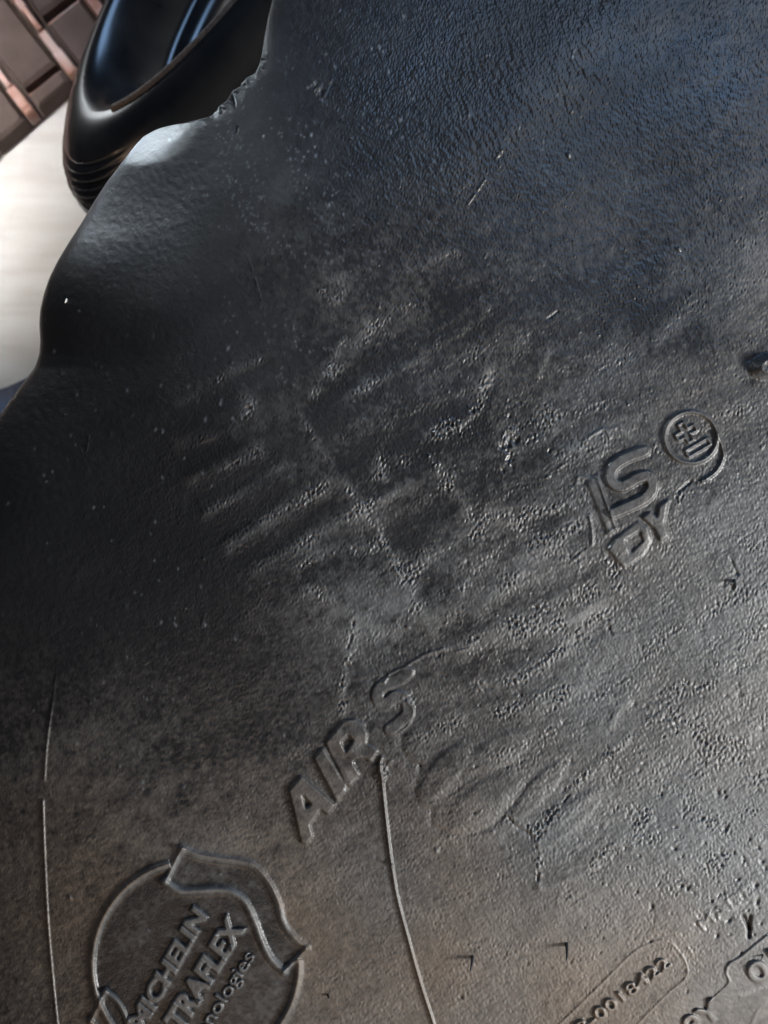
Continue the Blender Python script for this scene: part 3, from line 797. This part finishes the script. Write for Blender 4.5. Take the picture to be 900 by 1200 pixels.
rp = node(nt_, 'ShaderNodeValToRGB'); nt_.links.new(nz.outputs[0], rp.inputs[0]); e = rp.color_ramp.elements
e[0].position = .4; e[0].color = (.10, .07, .05, 1); e[1].position = .6; e[1].color = (.42, .32, .24, 1); nt_.links.new(rp.outputs[0], p_.inputs['Base Color'])

t2 = bpy.data.objects.new('tyre', None); C.objects.link(t2)
tag(t2, 'glossy black tyre lying blurred behind the torn edge, ribbed at its bend', 'tyre')
def sweep(name, prof, mat, a0=0, a1=360, n=180, ribs=False):
    co = []; fc = []; m_ = len(prof)
    for i in range(n + 1):
        a = math.radians(a0 + (a1 - a0) * i / n); ca, sa = math.cos(a), math.sin(a)
        for j, (r_, z_) in enumerate(prof):
            if ribs and .50 < j / m_ < .78: r_ += .0024 * math.sin(j / m_ * 170) * max(0, min(1, (-ca - .90) * 14))
            co.append((r_ * ca, r_ * sa * .33, z_))
    for i in range(n):
        for j in range(m_ - 1): fc.append((i * m_ + j, i * m_ + j + 1, (i + 1) * m_ + j + 1, (i + 1) * m_ + j))
    return mesh_obj(name, co, fc, mat, t2)
RO, RI = .235, .135
prof = []
for i in range(121):                      # outer tread side down to shoulder with ribs
    t = i / 120; a = -math.pi * .5 + t * math.pi * 1.0
    r_ = (RO + RI) / 2 + .01 + math.cos(a) * (RO - RI) / 2 * 1.0
    z_ = .045 * math.sin(a)
    prof.append((r_, z_))
prof2 = [(prof[-1][0] - .0040 * k_, .045 - .00055 * k_ * k_) for k_ in range(1, 11)]
prof2 += [(prof2[-1][0] - .002, -.004), (prof2[-1][0] + .004, -.03), (prof2[-1][0] + .012, -.045)]
sweep('tread_casing', prof, GL, ribs=True)
sweep('inner_lip', prof[-1:] + prof2, GL)
bead = []
rb, zb = prof[-1][0], prof[-1][1]
for i in range(13):
    a = 2 * math.pi * i / 12; bead.append((rb +   .0028 * math.cos(a), zb +   .0028 * math.sin(a)))
sweep('bead', bead, TAN, 196, 350)
t2.location = at(352, -104, -.19)
t2.rotation_mode = 'XYZ'
from mathutils import Matrix
Mz = Matrix.Rotation(math.radians(56), 4, 'Z'); Mx = Matrix.Rotation(math.radians(-30), 4, 'X')
t2.rotation_euler = (Mz @ Mx).to_euler()

# blue-grey folded sheet at the far left
BL, nt_, p_ = mat_new('blue_tarpaulin'); p_.inputs['Base Color'].default_value = (.16, .22, .33, 1); p_.inputs['Roughness'].default_value = .45
nz = node(nt_, 'ShaderNodeTexNoise'); nz.inputs['Scale'].default_value = 30; bp_ = node(nt_, 'ShaderNodeBump'); bp_.inputs['Strength'].default_value = .5
bp_.inputs['Distance'].default_value = .003; nt_.links.new(nz.outputs[0], bp_.inputs['Height']); nt_.links.new(bp_.outputs[0], p_.inputs['Normal'])
co = []; fc = []; n = 24
pA, pB = Vector(at(-90, 492, FZ + .03)), Vector(at(40, 440, FZ + .03))
dv = Vector((pB.y - pA.y, -(pB.x - pA.x), 0)).normalized()
for sgn, dz in ((0, 0), (1, -.006)):
    for j in range(n + 1):
        for i in range(n + 1):
            p = pA + (pB - pA) * (i / n * 1.5) + dv * (.30 * j / n)
            co.append((p.x, p.y, p.z + dz + .006 * math.sin(i * .9 + j * .4) * (.3 + j / n)))
M1 = (n + 1) ** 2
for sgn in (0, 1):
    for j in range(n):
        for i in range(n): a = sgn * M1 + j * (n + 1) + i; fc.append((a, a + 1, a + n + 2, a + n + 1))
for i in range(n): fc.append((i, i + 1, M1 + i + 1, M1 + i))
tag(mesh_obj('tarpaulin', co, fc, BL), 'blue grey sheet peeping out under the tyre at the left edge', 'tarpaulin')
